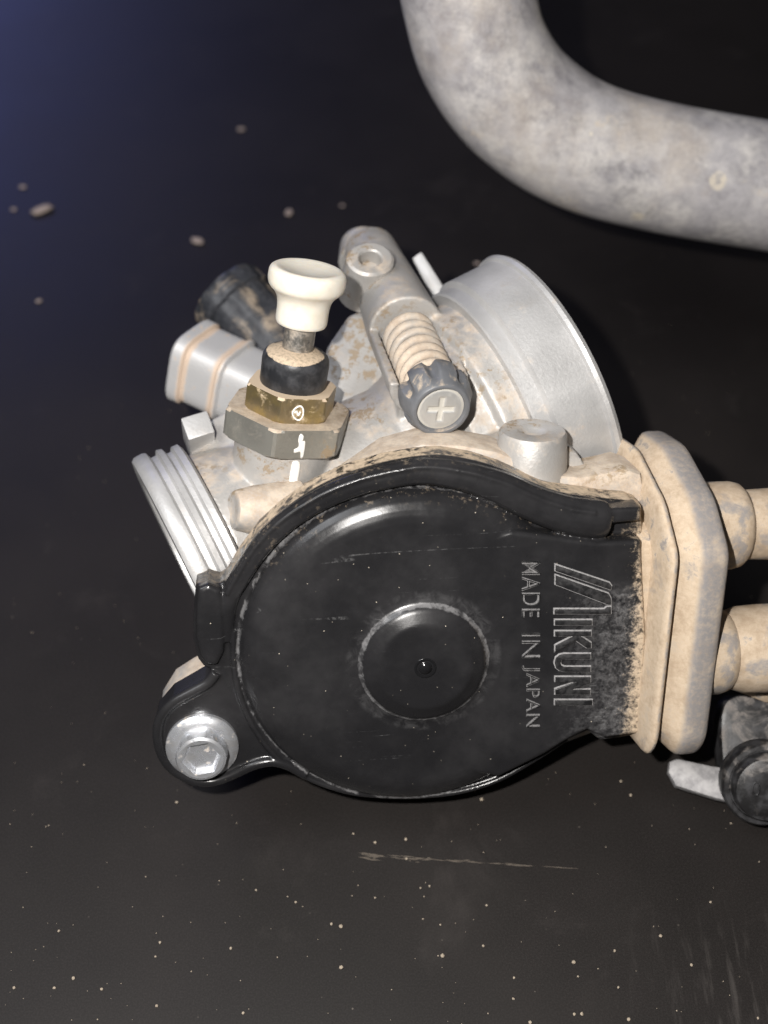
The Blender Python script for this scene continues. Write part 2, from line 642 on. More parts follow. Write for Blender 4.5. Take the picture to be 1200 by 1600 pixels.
def mat_hose():
    t = NT('weathered_hose_rubber')
    v = t.mapping()
    big = t.noise(30, 4, 0.55, dist=0.3)
    mid = t.noise(9, 6, 0.74, dist=0.2, off=2.)
    fine = t.noise(1.3, 3, 0.7, off=5.)
    grey = t.mix(t.ramp(mid, 0.28, 0.72), (0.25, 0.24, 0.255), (0.50, 0.48, 0.49))
    sm = t.noise(14, 8, 0.72, off=19.)
    pale = t.mul(t.ramp(sm, 0.44, 0.66), t.ramp(fine, 0.28, 0.62, 0.5, 1.0), 0.85)
    col = t.mix(pale, grey, (0.66, 0.63, 0.60))
    drk = t.mul(t.ramp(mid, 0.46, 0.30), t.ramp(big, 0.58, 0.42), 0.5)
    col = t.mix(drk, col, (0.15, 0.145, 0.155))
    brown = t.mul(t.ramp(t.noise(28, 6, 0.68, off=11.), 0.48, 0.70), 0.45)
    col = t.mix(brown, col, (0.42, 0.35, 0.28))
    mud = t.mul(t.ramp(t.noise(10, 7, 0.72, off=33.), 0.60, 0.70), 0.6)
    col = t.mix(mud, col, (0.62, 0.53, 0.42))
    # dried drop rings
    vd, vc = t.voro(17)
    ring = t.mul(t.ramp(t.math('ABSOLUTE', t.math('SUBTRACT', t.math('ADD', vd, t.mul(mid, 0.12)), 0.20)), 0.028, 0.010), t.ramp(fine, 0.3, 0.55))
    sx = t.t.nodes.new('ShaderNodeSeparateColor')
    t.t.links.new(vc, sx.inputs[0])
    ring = t.mul(ring, t.ramp(sx.outputs[0], 0.62, 0.66), 0.8)
    col = t.mix(ring, col, (0.66, 0.59, 0.48))
    vd2, vc2 = t.voro(5)
    sx2 = t.t.nodes.new('ShaderNodeSeparateColor')
    t.t.links.new(vc2, sx2.inputs[0])
    spk = t.mul(t.ramp(vd2, 0.12, 0.07), t.ramp(sx2.outputs[0], 0.90, 0.93), 0.8)
    col = t.mix(spk, col, (0.74, 0.68, 0.58))
    nm = t.bump(fine, 0.06, 0.5)
    return t.out(col, 0.46, 0, nm, spec=0.42)


M_HOSE = mat_hose()


def mat_table():
    t = NT('dark_satin_table')
    big = t.noise(60, 4, 0.6)
    mid = t.noise(7, 4, 0.6, off=2.)
    fine = t.noise(0.28, 2, 0.5)
    col = t.mix(t.ramp(big, 0.35, 0.65), (0.0088, 0.0072, 0.0066), (0.0132, 0.0108, 0.0098))
    smear = t.mul(t.ramp(t.noise(24, 5, 0.7, off=6., dist=1.), 0.55, 0.75), t.ramp(mid, 0.35, 0.7), 0.05)
    col = t.mix(smear, col, (0.22, 0.19, 0.18))
    col = t.mix(t.ramp(fine, 0.35, 0.75, 0.0, 0.035), col, (0.22, 0.2, 0.19))
    # tiny settled dust
    vd, vc = t.voro(2.4)
    sx = t.t.nodes.new('ShaderNodeSeparateColor')
    t.t.links.new(vc, sx.inputs[0])
    spk = t.mul(t.ramp(vd, 0.085, 0.04), t.ramp(sx.outputs[0], 0.85, 0.90), t.ramp(sx.outputs[1], 0, 1, 0.02, 0.18))
    col = t.mix(spk, col, (0.55, 0.48, 0.40))
    # rubbed streaks near the front edge
    st = t.noise(1.5, 3, 0.6, vec=t.mapping((1, 0.13, 1)))
    p = t.sep()
    mask = t.mul(t.ramp(p[0], 0.030, 0.060), t.ramp(p[1], -0.058, -0.072))
    stk = t.mul(t.ramp(st, 0.50, 0.72), mask, 0.10)
    col = t.mix(stk, col, (0.30, 0.27, 0.25))
    return t.out(col, t.ramp(big, 0.3, 0.7, 0.49, 0.53), 0, t.bump(fine, 0.02, 0.5), spec=0.27)


M_TABLE = mat_table()


def mat_dust(name, c):
    t = NT(name)
    return t.out(c, 0.9, 0, t.bump(t.noise(0.2, 3), 0.05, 1.0))


M_GRAIN = mat_dust('sand_grain', (0.36, 0.30, 0.23))
M_CRUMB = mat_dust('dirt_crumb', (0.36, 0.29, 0.26))

# ------------------------------------------------------------------ the table
mb = MB()
mb.add([(-900, -450, 0), (900, -450, 0), (900, 1500, 0), (-900, 1500, 0), (-900, -450, -25), (900, -450, -25), (900, 1500, -25), (-900, 1500, -25)],
       [[0, 1, 2, 3], [7, 6, 5, 4], [0, 4, 5, 1], [1, 5, 6, 2], [2, 6, 7, 3], [3, 7, 4, 0]])
table = build(mb, 'table_top', M_TABLE)
table['kind'] = 'structure'
table['label'] = 'dark brown-black satin table top under everything'

# ------------------------------------------------------------------ frames of the carburettor
NC = cdir(0.10, -0.36, 0.92)                  # the black cover's outward normal
C0 = px(655, 1015, 200)
MC = frame(C0, NC, R)                         # cover frame: x right, y up, z out
MCI = MC.inverted()


def C2(u, v, h=0.0):                          # pixel -> cover coordinates at height h
    p = MCI @ px_plane(u, v, C0 + NC * h, NC)
    return (p.x, p.y)


EX = MC.col[0].to_3d()
EY = MC.col[1].to_3d()
KA = cdir(0.16, 0.885, 0.43)                  # choke plunger axis
K0 = px(452, 637, 206)
MK = frame(K0, KA, R)
QA = cdir(0.205, -0.60, 0.77)                 # idle screw axis, towards the viewer
Q0 = px(690, 642, 196)
MQ = frame(Q0, QA, R)
BA = cdir(0.88, 0.437, -0.18)                 # bore axis, to the right
B0 = C0 - NC * 32 + EY * 21
MBO = frame(B0, BA, T)

base = Vector((C0.x, (C0 - NC * 20).y, 0))
carb = thing('carburetor', 'dusty motorcycle carburetor with black round side cover lying on the dark table', 'carburetor', base)

# ------------------------------------------------------------------ cast body
mb = MB()
# bore
mb.lathe(MBO, [(0, -33), (16.0, -33), (15.0, -28), (13.5, -22), (13.0, 0), (14.5, 5), (19.0, 9), (19.5, 13), (20.8, 14), (20.8, 19), (18, 22), (0, 22)], 96)
# plate behind the cover
outline_top = [(372, 940), (384, 915), (404, 878), (434, 838), (466, 806), (504, 772), (548, 742), (600, 706), (660, 690), (720, 692), (775, 702),
               (825, 722), (865, 738), (905, 742), (945, 735), (972, 728), (1000, 738), (1010, 800), (1005, 1130), (930, 1140), (850, 1170), (760, 1222), (640, 1236),
               (520, 1222), (430, 1185), (340, 1210), (270, 1190), (248, 1150), (251, 1112), (272, 1078), (300, 1060), (326, 1046), (345, 1036)]
plate = [C2(u, v, -6) for u, v in outline_top]
# slide chamber between cover and bore
mb.prism(MC, [C2(u, v, -12) for u, v in [(500, 840), (540, 770), (590, 725), (650, 712), (740, 715), (830, 745), (900, 790), (900, 1000), (700, 1100), (520, 1040)]], -34, -8)
# flat pad in the middle of the top
PD = cdir(-0.05, 0.42, 0.90)
P0 = px(580, 580, 221)
MP = frame(P0, PD, R)


def onf(M, pts):
    inv = M.inverted()
    o, n = M.translation, M.col[2].to_3d()
    return [tuple((inv @ px_plane(u, v, o, n))[:2]) for u, v in pts]


mb.prism(MP, onf(MP, [(498, 580), (512, 540), (545, 492), (600, 470), (680, 560), (735, 640), (750, 720), (640, 735), (500, 720)]), -22, 0)
# choke boss
mb.lathe(MK, [(0, -40), (7.4, -40), (7.6, -15.2), (8.15, -14.8), (8.15, -5.05), (0, -5.05)], 64)
# idle screw tube, its open cradle and its far end
mb.lathe(MQ, [(0, -56), (4.9, -56), (5.2, -50), (6.0, -36), (6.5, -27), (6.5, -25), (0, -25)], 48)
cr = []
for i in range(25):
    a = math.radians(172 + 196 * i / 24)
    cr.append((6.5 * math.cos(a), 6.5 * math.sin(a)))
for i in range(25):
    a = math.radians(172 + 196 * (24 - i) / 24)
    cr.append((4.9 * math.cos(a), 4.9 * math.sin(a)))
# the cradle is open on the side that faces up in the picture
mb.prism(MQ, cr, -26, -8)
mb.box(MQ, -4, 4, -14, -4.5, -46, -12)
mb.lathe(frame(px(568, 392, 244), cdir(0.05, 0.75, -0.62)), [(0, -4), (4.6, -4), (4.6, 1.2), (4.2, 2.2), (3.0, 3.0), (0, 3.4)], 40)
# stop boss on the right with a dimpled top
MS = frame(px(833, 672, 198), cdir(0.02, 0.90, 0.42))
mb.prism(MC, [C2(u, v, -9) for u, v in [(760, 708), (790, 695), (885, 695), (905, 712), (925, 742), (870, 752), (800, 735)]], -20, -10)
# small angled boss left of the choke
# block and wedge between the left spigot and the choke
mb.prism(frame(px(350, 700, 214), cdir(-0.35, 0.45, 0.82)), onf(frame(px(350, 700, 214), cdir(-0.35, 0.45, 0.82)),
         [(292, 690), (330, 655), (375, 630), (395, 700), (380, 780), (322, 770)]), -10, 0)
# bowl underneath: this is what the carburettor stands on
bowl_top = B0 - EY * 16 - NC * 2
mb.tube([bowl_top, Vector((bowl_top.x, bowl_top.y, 0.35))], [13, 12], 40)
body = build(mb, 'body_casting', M_CAST, carb, frame(B0, BA, T), fuse=0.33, smooth=4)

# the stained flat pad between choke and idle screw
mb = MB()
mb.prism(MP, onf(MP, spline([(503, 585), (515, 545), (547, 498), (585, 482), (640, 560), (690, 650), (700, 715), (640, 722), (510, 715)], 4, closed=True)), -4, 0.35, 0.3)
build(mb, 'top_pad', M_PAD, carb, MP)
# plate that the cover is screwed to
mb = MB()
mb.prism(MC, plate, -13, -5.0, 0.8)
build(mb, 'cover_mount', M_CASTD, carb, MC)
# bosses and machined pieces on the body
mb = MB()
mb.lathe(MS, [(0, -16), (6.2, -16), (5.7, -5), (5.35, -0.5), (5.0, 0), (2.3, 0), (1.8, -0.35), (1.2, -0.7), (0, -0.85)], 64)
build(mb, 'stop_boss', M_CAST, carb, MS)
mb = MB()
MH = frame(px(579, 403, 219), cdir(0.12, 0.52, 0.84), cdir(0.9, 0.5, 0))
mb.lathe(MH, [(0, -3), (1.7, -3), (1.75, -0.3), (2.0, 0), (3.3, 0), (3.75, -0.4), (4.1, -4), (4.4, -9), (0, -9)], 48, rf=lambda a, r, z: r * (1 + 0.12 * abs(math.cos(a))))
build(mb, 'lever_boss', M_CAST, carb, MH)

mb = MB()
mb.lathe(MBO, [(19, 18), (22.6, 18), (22.9, 18.3), (22.9, 20.6), (23.9, 21.2), (24.1, 29.2), (24.7, 29.5), (24.9, 30.2), (24.5, 30.9), (21.5, 31), (21, 30.4), (20.6, 16)], 128)
build(mb, 'engine_spigot', M_CASTC, carb, MBO)
mb = MB()
mb.prism(MBO, [(15.5 * math.cos(math.radians(a)), 15.5 * math.sin(math.radians(a))) for a in range(0, 360, 6)], 15.0, 16.0)
build(mb, 'throttle_plate', M_CASTD, carb, MBO)

mb = MB()
mb.lathe(MBO @ Matrix.Translation((0, 0, -41.6 * 0.26)) @ Matrix.Diagonal((1, 1, 0.74, 1)), [(14.5, -30), (17.6, -30), (18.4, -30.6), (18.4, -32.0), (17.7, -32.6), (17.7, -33.6), (18.8, -34.2), (19.0, -35.4), (18.2, -36.0), (18.2, -37.2),
               (19.3, -37.8), (19.5, -38.6), (19.4, -40.6), (18.9, -41.4), (17.4, -41.6), (15.6, -41.4), (15.0, -33)], 128)
build(mb, 'intake_spigot', M_CASTC, carb, MBO)

MAB = frame(px(390, 797, 201), cdir(-0.88, 0.0, 0.47))
mb = MB()
mb.lathe(MAB, [(0, -8), (5.0, -8), (3.9, -0.5), (3.2, 2.3), (2.95, 2.7), (2.3, 2.9), (1.7, 2.7), (0, 2.6)], 48)
build(mb, 'angled_boss', M_CASTD, carb, MAB)
# fin behind the engine spigot
MFN = frame(px(668, 430, 236), cdir(-0.2, 0.1, 0.97))
mb = MB()
mb.prism(MFN, onf(MFN, [(643, 403), (658, 392), (696, 452), (700, 480), (678, 470)]), -9, 0)
build(mb, 'casting_fin', M_CASTC, carb, MFN, bevel=0.5)

# ledge next to the idle screw
MLG = frame(px(780, 610, 216), cdir(-0.12, 0.35, 0.93))
mb = MB()
mb.prism(MLG, onf(MLG, [(722, 548), (738, 538), (760, 556), (836, 664), (800, 676), (770, 650)]), -8, 0)
build(mb, 'casting_ledge', M_CASTC, carb, MLG, bevel=0.5)

# square stub and vacuum port on the left
MSQ = frame(px(309, 664, 212), cdir(0.10, 0.35, 0.93), cdir(0.85, 0.35, 0))
mb = MB()
mb.box(MSQ, -2.3, 2.3, -2.1, 2.1, -8, 0)
build(mb, 'square_stub', M_CASTC, carb, MSQ, bevel=0.35)

MV = frame(px(395, 608, 234), cdir(-0.84, 0.40, -0.20))
mb = MB()
mb.lathe(MV, [(0, -6), (6.0, -6), (6.2, 3.6), (6.9, 4.0), (7.0, 4.6), (6.5, 5.0), (6.5, 11.4), (7.0, 11.8), (7.1, 13.8), (6.6, 14.4), (0, 14.5)], 96,
         rf=lambda a, r, z: r * 0.98 / (abs(math.cos(a - 0.5)) ** 4.5 + abs(math.sin(a - 0.5)) ** 4.5) ** (1 / 4.5))
t_ = NT('cast_port_with_dust_lines')
z_ = t_.sep()[2]
n_ = t_.noise(1.5, 5, 0.7)
zz = t_.math('ADD', z_, t_.mul(t_.math('SUBTRACT', n_, 0.5), 0.0012))
b1 = t_.mul(t_.ramp(zz, 0.0038, 0.0046), t_.ramp(zz, 0.0062, 0.0053))
b2 = t_.mul(t_.ramp(zz, 0.0102, 0.0109), t_.ramp(zz, 0.0124, 0.0117))
d_ = t_.mul(t_.mx(t_.mx(b1, b2), t_.ramp(n_, 0.58, 0.72)), 0.8)
M_PORT = t_.out(t_.mix(d_, (0.60, 0.595, 0.595), (0.62, 0.46, 0.33)), t_.mix(d_, 0.5, 0.9), t_.math('MULTIPLY', t_.math('SUBTRACT', 1.0, d_), 0.3), t_.bump(t_.noise(0.55, 3), 0.08, 0.7))
build(mb, 'vacuum_port', M_PORT, carb, MV)

MBC = frame(px(424, 532, 248), cdir(-0.58, 0.60, -0.15))
mb = MB()
mb.lathe(MBC, [(0, -4), (6.9, -4), (7.3, 4), (7.4, 9.5), (8.0, 10), (8.0, 13.2), (7.4, 14), (0, 14.1)], 72,
         rf=lambda a, r, z: r * (1 - (0.035 if math.sin(a * 9) > 0.55 and r > 7.2 else 0)))
build(mb, 'port_cap', M_BACKCAP, carb, MBC)

# ------------------------------------------------------------------ choke plunger


def hexa(rc, rot=0.0):
    return [(rc * math.cos(math.radians(60 * i + rot)), rc * math.sin(math.radians(60 * i + rot))) for i in range(6)]


def hexnut(M, rc, z0, z1, rot, name, mat, ch=0.7, bore=0.0):
    mb = MB()

    # corners are turned down: radius is the smaller of the hexagon and a cone
    def rf(a, r, z):
        th = (math.degrees(a) - rot) % 60 - 30
        hx = rc * math.cos(math.radians(30)) / math.cos(math.radians(th))
        return min(hx, r)
    mb.lathe(M, [(0, z0), (rc * 0.94, z0), (rc * 1.01, z0 + ch * 0.5), (rc * 1.01, z1 - ch * 0.55), (rc * 0.935, z1), (rc * 0.84, z1 + 0.01), (0, z1 + 0.01)], 120, rf)
    return build(mb, name, mat, carb, M, sharp=18)


hexnut(MK, 10.7, -4.8, 0, 22, 'hex_body', M_NUT)
hexnut(MK, 7.6, 0.02, 4.2, 20, 'hex_nut', M_BRASS)
mb = MB()
mb.lathe(MK, [(0, 4), (5.2, 4.15), (5.35, 4.6), (5.42, 8.0), (5.32, 8.8), (5.0, 9.4), (4.4, 9.85), (3.4, 10.05), (2.6, 10.3), (0, 10.3)], 64)
build(mb, 'rubber_cap', M_CAP, carb, MK)
mb = MB()
mb.lathe(MK, [(0, 9.8), (2.5, 9.8), (2.5, 15), (0, 15)], 40)
build(mb, 'plunger_shaft', M_SHAFT, carb, MK)
mb = MB()
prof = spline([(0, 14.35), (3.4, 14.3), (3.95, 14.5), (4.1, 15.2), (4.12, 17.0), (4.35, 18.4), (4.95, 19.4), (5.75, 20.2), (6.05, 21.0), (6.1, 22.0), (5.95, 22.8), (5.5, 23.22), (4.9, 23.36),
               (3.6, 23.1), (1.8, 22.8), (0.0, 22.7)], 5)
prof = [(max(r, 0), z) for r, z in prof]
prof[0] = (0, prof[0][1])
prof[-1] = (0, prof[-1][1])
mb.lathe(MK, prof, 80)
build(mb, 'choke_knob', M_WHITE, carb, MK, sharp=70)


# white paint marks across the nut and the boss: thin raised blobs
def blob(M, name, pts, z0, z1, mat=None, parent=None):
    mb = MB()
    mb.prism(M, spline([p for p in pts], 4, closed=True), z0, z1, 0.1)
    return build(mb, name, mat or M_PAINT, parent or carb, M)


def facing(M, r, s):                   # frame on a cylinder of radius r round M's axis, looking at the camera at height s
    o = M @ Vector((0, 0, s))
    z = M.col[2].to_3d()
    c = CAM - o
    c = (c - z * c.dot(z)).normalized()
    return o, c, z


o_, c_, z_ = facing(MK, 8.15, -9)


def cyl_patch(M, r, pts, thick, name, th0=0.0):
    """patch on a cylinder: pts are (arc length, z) pairs round the camera-facing line."""
    o, c, z = facing(M, r, 0)
    x = c.cross(z) * -1
    pts = spline(pts, 5, closed=True)
    mb = MB()
    cx = sum(p[0] for p in pts) / len(pts)
    cz = sum(p[1] for p in pts) / len(pts)
    n = len(pts)

    def at(a, s, h):
        th = a / r
        return tuple(o + (c * math.cos(th) + x * math.sin(th)) * (r + h) + z * s)
    rings = [(1.0, -0.1), (1.0, thick * 0.4), (0.82, thick), (0.4, thick * 1.15)]
    vs = []
    for k, h in rings:
        vs += [at(cx + (p[0] - cx) * k, cz + (p[1] - cz) * k, h) for p in pts]
    vs.append(at(cx, cz, thick * 1.2))
    fs = []
    for l in range(3):
        for i in range(n):
            j = (i + 1) % n
            fs.append([l * n + i, l * n + j, (l + 1) * n + j, (l + 1) * n + i])
    for i in range(n):
        fs.append([3 * n + i, 3 * n + (i + 1) % n, 4 * n])
    mb.add(vs, fs)
    return build(mb, name, M_PAINT, carb, M, sharp=80)


cyl_patch(MK, 8.15, [(1.7, -6.0), (2.4, -5.7), (3.0, -6.2), (3.05, -8.0), (2.9, -9.6), (2.3, -10.4), (1.7, -10.0), (1.55, -8.0)], 0.22, 'paint_mark')
cyl_patch(MK, 9.32, [(2.3, -0.5), (2.9, -0.9), (2.75, -1.7), (3.3, -1.9), (3.3, -4.4), (2.9, -4.6), (2.7, -3.6), (1.5, -3.9), (1.4, -3.3), (2.3, -2.7), (2.1, -1.5)], 0.12, 'paint_mark')
# thread-lock drip ring on the brass nut
o, c, z = facing(MK, 6.6, 2.0)
x = c.cross(z) * -1
ang = 0.22
cc = (c * math.cos(ang) + x * math.sin(ang))
xx = (x * math.cos(ang) - c * math.sin(ang))
mb = MB()
mb.tube([o + cc * 6.72 + xx * (0.85 * math.cos(a)) + z * (-0.1 + 1.15 * math.sin(a) + 0.15 * math.sin(2 * a)) for a in [2 * math.pi * i / 30 for i in range(30)]] +
        [o + cc * 6.72 + xx * 0.85 + z * (-0.1)], 0.14, 8)
mb.tube([o + cc * 6.75 + xx * (-0.5 + 0.12 * i) + z * (-0.1 + 0.4 * math.sin(i)) for i in range(8)], 0.16, 8)
build(mb, 'paint_mark', M_PAINT, carb, MK)

# ------------------------------------------------------------------ idle screw
mb = MB()
pts = []
for i in range(0, 7 * 24 + 1):
    a = 2 * math.pi * i / 24
    pts.append((3.75 * math.cos(a), 3.75 * math.sin(a), -23.8 + 17.6 * i / (7 * 24)))
mb.tube(pts, 0.84, 10, MQ)
build(mb, 'spring', M_SPRING, carb, MQ, sharp=80)
mb = MB()
mb.lathe(MQ, [(0, -28), (2.1, -28), (2.1, -5), (0, -5)], 32)
build(mb, 'screw_shank', M_SHAFT, carb, MQ)


def flute(a, r, z):
    if r < 4.6:
        return r
    k = max(0.0, math.cos(a * 7 + 0.6) - 0.25) / 0.75
    d = 0.22 if z > -2.0 else 1.05
    if z > -0.8:
        d = 0.0
    return r - d * k ** 0.8


mb = MB()
mb.lathe(MQ, [(0, -6.8), (3.6, -6.8), (5.1, -6.7), (5.55, -6.2), (5.75, -4.2), (5.6, -2.6), (5.15, -1.6), (4.75, -0.7), (4.6, -0.15), (4.35, 0.0), (3.95, -0.05), (3.8, -0.7), (0, -0.7)], 168, flute)
knob = build(mb, 'adjuster_knob', M_IDLE, carb, MQ, sharp=50)
# screw head with a cross recess, made from a heightfield disc
mb = MB()
vs, fs = [], []
NR, NA = 26, 96
for i in range(NR + 1):
    r = 3.78 * i / NR
    for k in range(NA):
        a = 2 * math.pi * k / NA
        x, y = r * math.cos(a + 0.12), r * math.sin(a + 0.12)
        w = 0.46
        arm = min(max(abs(x) - 2.15, abs(y) - w), max(abs(y) - 2.15, abs(x) - w))
        dpt = max(0.0, min(1.0, (0.16 - arm) / 0.34))
        zz = -0.38 - 0.16 * (r / 3.78) ** 6 * 2.2 - dpt * 0.32 * (1 - 0.25 * min(1, r / 2.3))
        vs.append((r * math.cos(a), r * math.sin(a), zz))
for i in range(NR):
    for k in range(NA):
        j = (k + 1) % NA
        fs.append([i * NA + k, i * NA + j, (i + 1) * NA + j, (i + 1) * NA + k])
mb.add(vs, fs, MQ)
t_ = NT('dust_packed_screw_steel')
z_ = t_.sep()[2]
n_ = t_.noise(1.2, 3, 0.6)
d_ = t_.mx(t_.ramp(z_, -0.00048, -0.0006), t_.ramp(n_, 0.45, 0.75, 0, 0.5))
M_SH = t_.out(t_.mix(d_, (0.52, 0.52, 0.51), (0.52, 0.50, 0.45)), t_.mix(d_, 0.4, 0.85), t_.math('MULTIPLY', t_.math('SUBTRACT', 1.0, d_), 0.5), t_.bump(n_, 0.05, 0.5))
build(mb, 'screw_head', M_SH, knob, MQ, sharp=80)

# ------------------------------------------------------------------ black side cover
PZ = 3.4                                    # height of the raised round face
hx, hy = C2(662, 1034, PZ)
cx, cy = C2(644, 1012, 0)
M_COVER = mat_cover()
out_px = [(306, 914), (325, 909), (343, 913), (354, 906), (374, 872), (405, 830), (439, 799), (486, 766), (536, 742), (600, 723), (650, 714), (691, 711), (740, 719),
          (785, 733), (825, 751), (852, 762), (880, 770), (916, 775), (948, 780), (985, 783), (1003, 790), (1008, 960), (1004, 1148), (940, 1158), (930, 1152), (919, 1143),
          (890, 1156), (850, 1182), (800, 1213), (750, 1234), (700, 1245), (640, 1249), (580, 1247), (525, 1238), (483, 1222), (450, 1206), (425, 1199), (398, 1204),
          (365, 1219), (332, 1229), (300, 1227), (268, 1211), (247, 1183), (239, 1148), (246, 1118), (270, 1090), (300, 1073), (322, 1060), (331, 1047), (318, 1042), (309, 1030), (302, 1000), (302, 960)]
outl = [C2(u, v, 0) for u, v in out_px]
mb = MB()
mb.prism(MC, outl, -4.8, 0, 0.5)
# raised round face with the neck to the cables
disc_r = 27.2
cx, cy = C2(644, 1012, 0)
lat = [(0, -3), (disc_r, -3), (disc_r, 0.1), (disc_r - 0.3, 0.9), (disc_r - 0.9, 1.75), (disc_r - 1.7, 2.4), (disc_r - 2.7, 2.92), (disc_r - 3.7, 3.25), (disc_r - 4.8, PZ), (0, PZ)]
mb.lathe(MC @ Matrix.Translation((cx, cy, 0)), lat, 160)
neck = [C2(u, v, PZ) for u, v in [(700, 860), (800, 830), (860, 838), (935, 848), (1002, 845), (1010, 1000), (1004, 1146), (945, 1154), (918, 1141), (885, 1158), (850, 1180), (780, 1215), (700, 1200)]]
mb.prism(MC, neck, -3, PZ, 0.6)
# bead that runs round the upper edge and ends in a blunt nose
bead = spline([C2(u, v, 2) + (z, r) for u, v, z, r in [(352, 1010, 0.0, 1.0), (357, 950, 0.3, 1.25), (376, 908, 0.6, 1.4), (406, 861, 0.8, 1.5), (444, 822, 0.9, 1.55), (493, 789, 1.0, 1.6), (547, 764, 1.1, 1.7), (600, 749, 1.2, 1.75), (660, 739, 1.3, 1.9),
                                      (720, 746, 1.3, 2.1), (780, 764, 1.4, 2.4), (830, 787, 1.5, 2.55), (880, 804, 1.7, 2.75), (915, 810, 1.8, 2.85), (937, 812, 1.7, 2.8), (948, 812, 1.5, 2.6)]], 6)
mb.tube([MC @ Vector(p[:3]) for p in bead], [p[3] * 1.08 for p in bead], 20, flat=0.72, up=NC)
for off_, rr_, zz_ in ((0.55, 0.42, 0.60), (-0.62, 0.36, 0.50)):
    pp = []
    for i, p in enumerate(bead[8:-10]):
        a_, b_ = Vector(bead[i + 7][:2]), Vector(bead[i + 9][:2])
        t2 = (b_ - a_).normalized()
        pp.append(MC @ Vector((p[0] - t2.y * off_ * p[3], p[1] + t2.x * off_ * p[3], p[2] + zz_ * p[3])))
    mb.tube(pp, rr_, 10)
rim = spline([C2(u, v, 0.3) + (0.25,) for u, v in [(356, 912), (379, 874), (409, 833), (442, 803), (489, 770), (538, 746), (600, 727), (650, 718), (691, 716), (740, 724),
                                                    (785, 738), (825, 756), (852, 767), (880, 775), (916, 781), (942, 788)]], 4)
mb.tube([MC @ Vector(p) for p in rim], 0.55, 10)
# little bridge to the boot behind the nose
mb.prism(MC, [C2(u, v, 2.5) for u, v in [(940, 795), (1000, 792), (1000, 812), (945, 818)]], -1, 3.0, 0.4)
# hub
hx, hy = C2(662, 1034, PZ)
mb.lathe(MC @ Matrix.Translation((hx, hy, 0)), [(0, 1), (11.2, 1), (11.2, PZ - 0.35), (10.9, PZ + 0.05), (10.2, PZ + 0.2), (9.85, PZ + 0.45), (9.55, PZ + 0.9), (9.1, PZ + 1.2), (7.3, PZ + 2.0), (6.9, PZ + 2.05), (0, PZ + 2.05)], 120)
# tab on the left
mb.prism(MC, [C2(u, v, 1.2) for u, v in [(309, 920), (326, 913), (345, 922), (352, 960), (350, 1020), (340, 1040), (322, 1040), (313, 1028), (306, 1000), (306, 950)]], -5, 1.3, 0.7)
# lip round the bolt lug
lip = spline([C2(u, v, 0.4) + (0.15,) for u, v in [(338, 1052), (325, 1068), (300, 1082), (272, 1098), (252, 1120), (246, 1148), (253, 1180), (272, 1205), (302, 1220), (332, 1222), (362, 1212), (395, 1197), (424, 1191), (450, 1197), (478, 1212)]], 5)
mb.tube([MC @ Vector(p) for p in lip], 0.85, 12)
lipd = spline([C2(u, v, 0.2) + (0.2,) for u, v in [(365, 985), (366, 1040), (376, 1090), (398, 1138), (432, 1182), (478, 1214), (540, 1236), (600, 1243), (660, 1243), (720, 1236), (780, 1217), (840, 1183), (886, 1153)]], 5)
mb.tube([MC @ Vector(p) for p in lipd], 0.5, 10)
cover = build(mb, 'side_cover', M_COVER, carb, MC, fuse=0.21, smooth=3)
cover['label'] = 'glossy black moulded plastic cover with raised hub and lettering'

mb = MB()
MPIP = MC @ Matrix.Translation((hx, hy, PZ + 2.02))
mb.lathe(MPIP, [(1.75, -0.05), (1.72, 0.08), (1.55, 0.13), (1.35, 0.05), (1.15, 0.02), (0.95, 0.22), (0.75, 0.38), (0.5, 0.50), (0.25, 0.56), (0, 0.58)], 48)
t_ = NT('glossy_black_pip')
M_PIP = t_.out((0.010, 0.010, 0.011), 0.14, 0, t_.bump(t_.noise(0.8, 2), 0.01))
build(mb, 'moulding_pip', M_PIP, cover, MPIP, sharp=80)

# ---- lettering, raised from the face; the moulding's foot is full of dust
LZ = PZ


def LP(cu, cv):                                # a pixel of the enlarged lettering crop
    return C2(780 + cu / 4.706, 840 + cv / 4.706, LZ)


def stroke(pts):
    return [LP(*p) for p in pts]


logo = {
    'letter_m': [[(412, 196), (412, 240), (815, 378), (824, 352), (808, 328)],
                 [(412, 272), (412, 340), (790, 484), (818, 488), (818, 440), (800, 408)],
                 [(404, 522), (404, 555), (818, 555), (818, 504), (790, 504), (770, 522)]],
    'letter_i': [[(408, 602), (408, 638), (678, 638), (678, 602)]],
    'letter_k': [[(408, 684), (408, 718), (672, 718), (672, 684)],
                 [(548, 716), (410, 788), (410, 830), (562, 752), (640, 805), (672, 805), (672, 768), (590, 716)]],
    'letter_u': [[(470, 850), (440, 858), (415, 878), (404, 914), (415, 952), (440, 972), (470, 980), (668, 980), (668, 945), (478, 945), (455, 935), (446, 914), (455, 895), (478, 886), (668, 886), (668, 850)]],
    'letter_n': [[(410, 1020), (410, 1054), (560, 1054), (410, 1108), (410, 1146), (665, 1146), (665, 1112), (525, 1112), (668, 1058), (668, 1020)]],
    'letter_i_end': [[(408, 1190), (408, 1224), (680, 1224), (680, 1190)]],
}


def grow(poly, d):
    a = sum(p[0] * q[1] - q[0] * p[1] for p, q in zip(poly, poly[1:] + poly[:1]))
    if a < 0:
        poly = poly[::-1]
    out = []
    n = len(poly)
    for i in range(n):
        p, c, q = Vector(poly[i - 1]), Vector(poly[i]), Vector(poly[(i + 1) % n])
        e1, e2 = (c - p).normalized(), (q - c).normalized()
        n1, n2 = Vector((e1.y, -e1.x)), Vector((e2.y, -e2.x))
        m = n1 + n2
        m = m / max(m.dot(n1), 0.5)
        out.append(tuple(c + m * d))
    return out


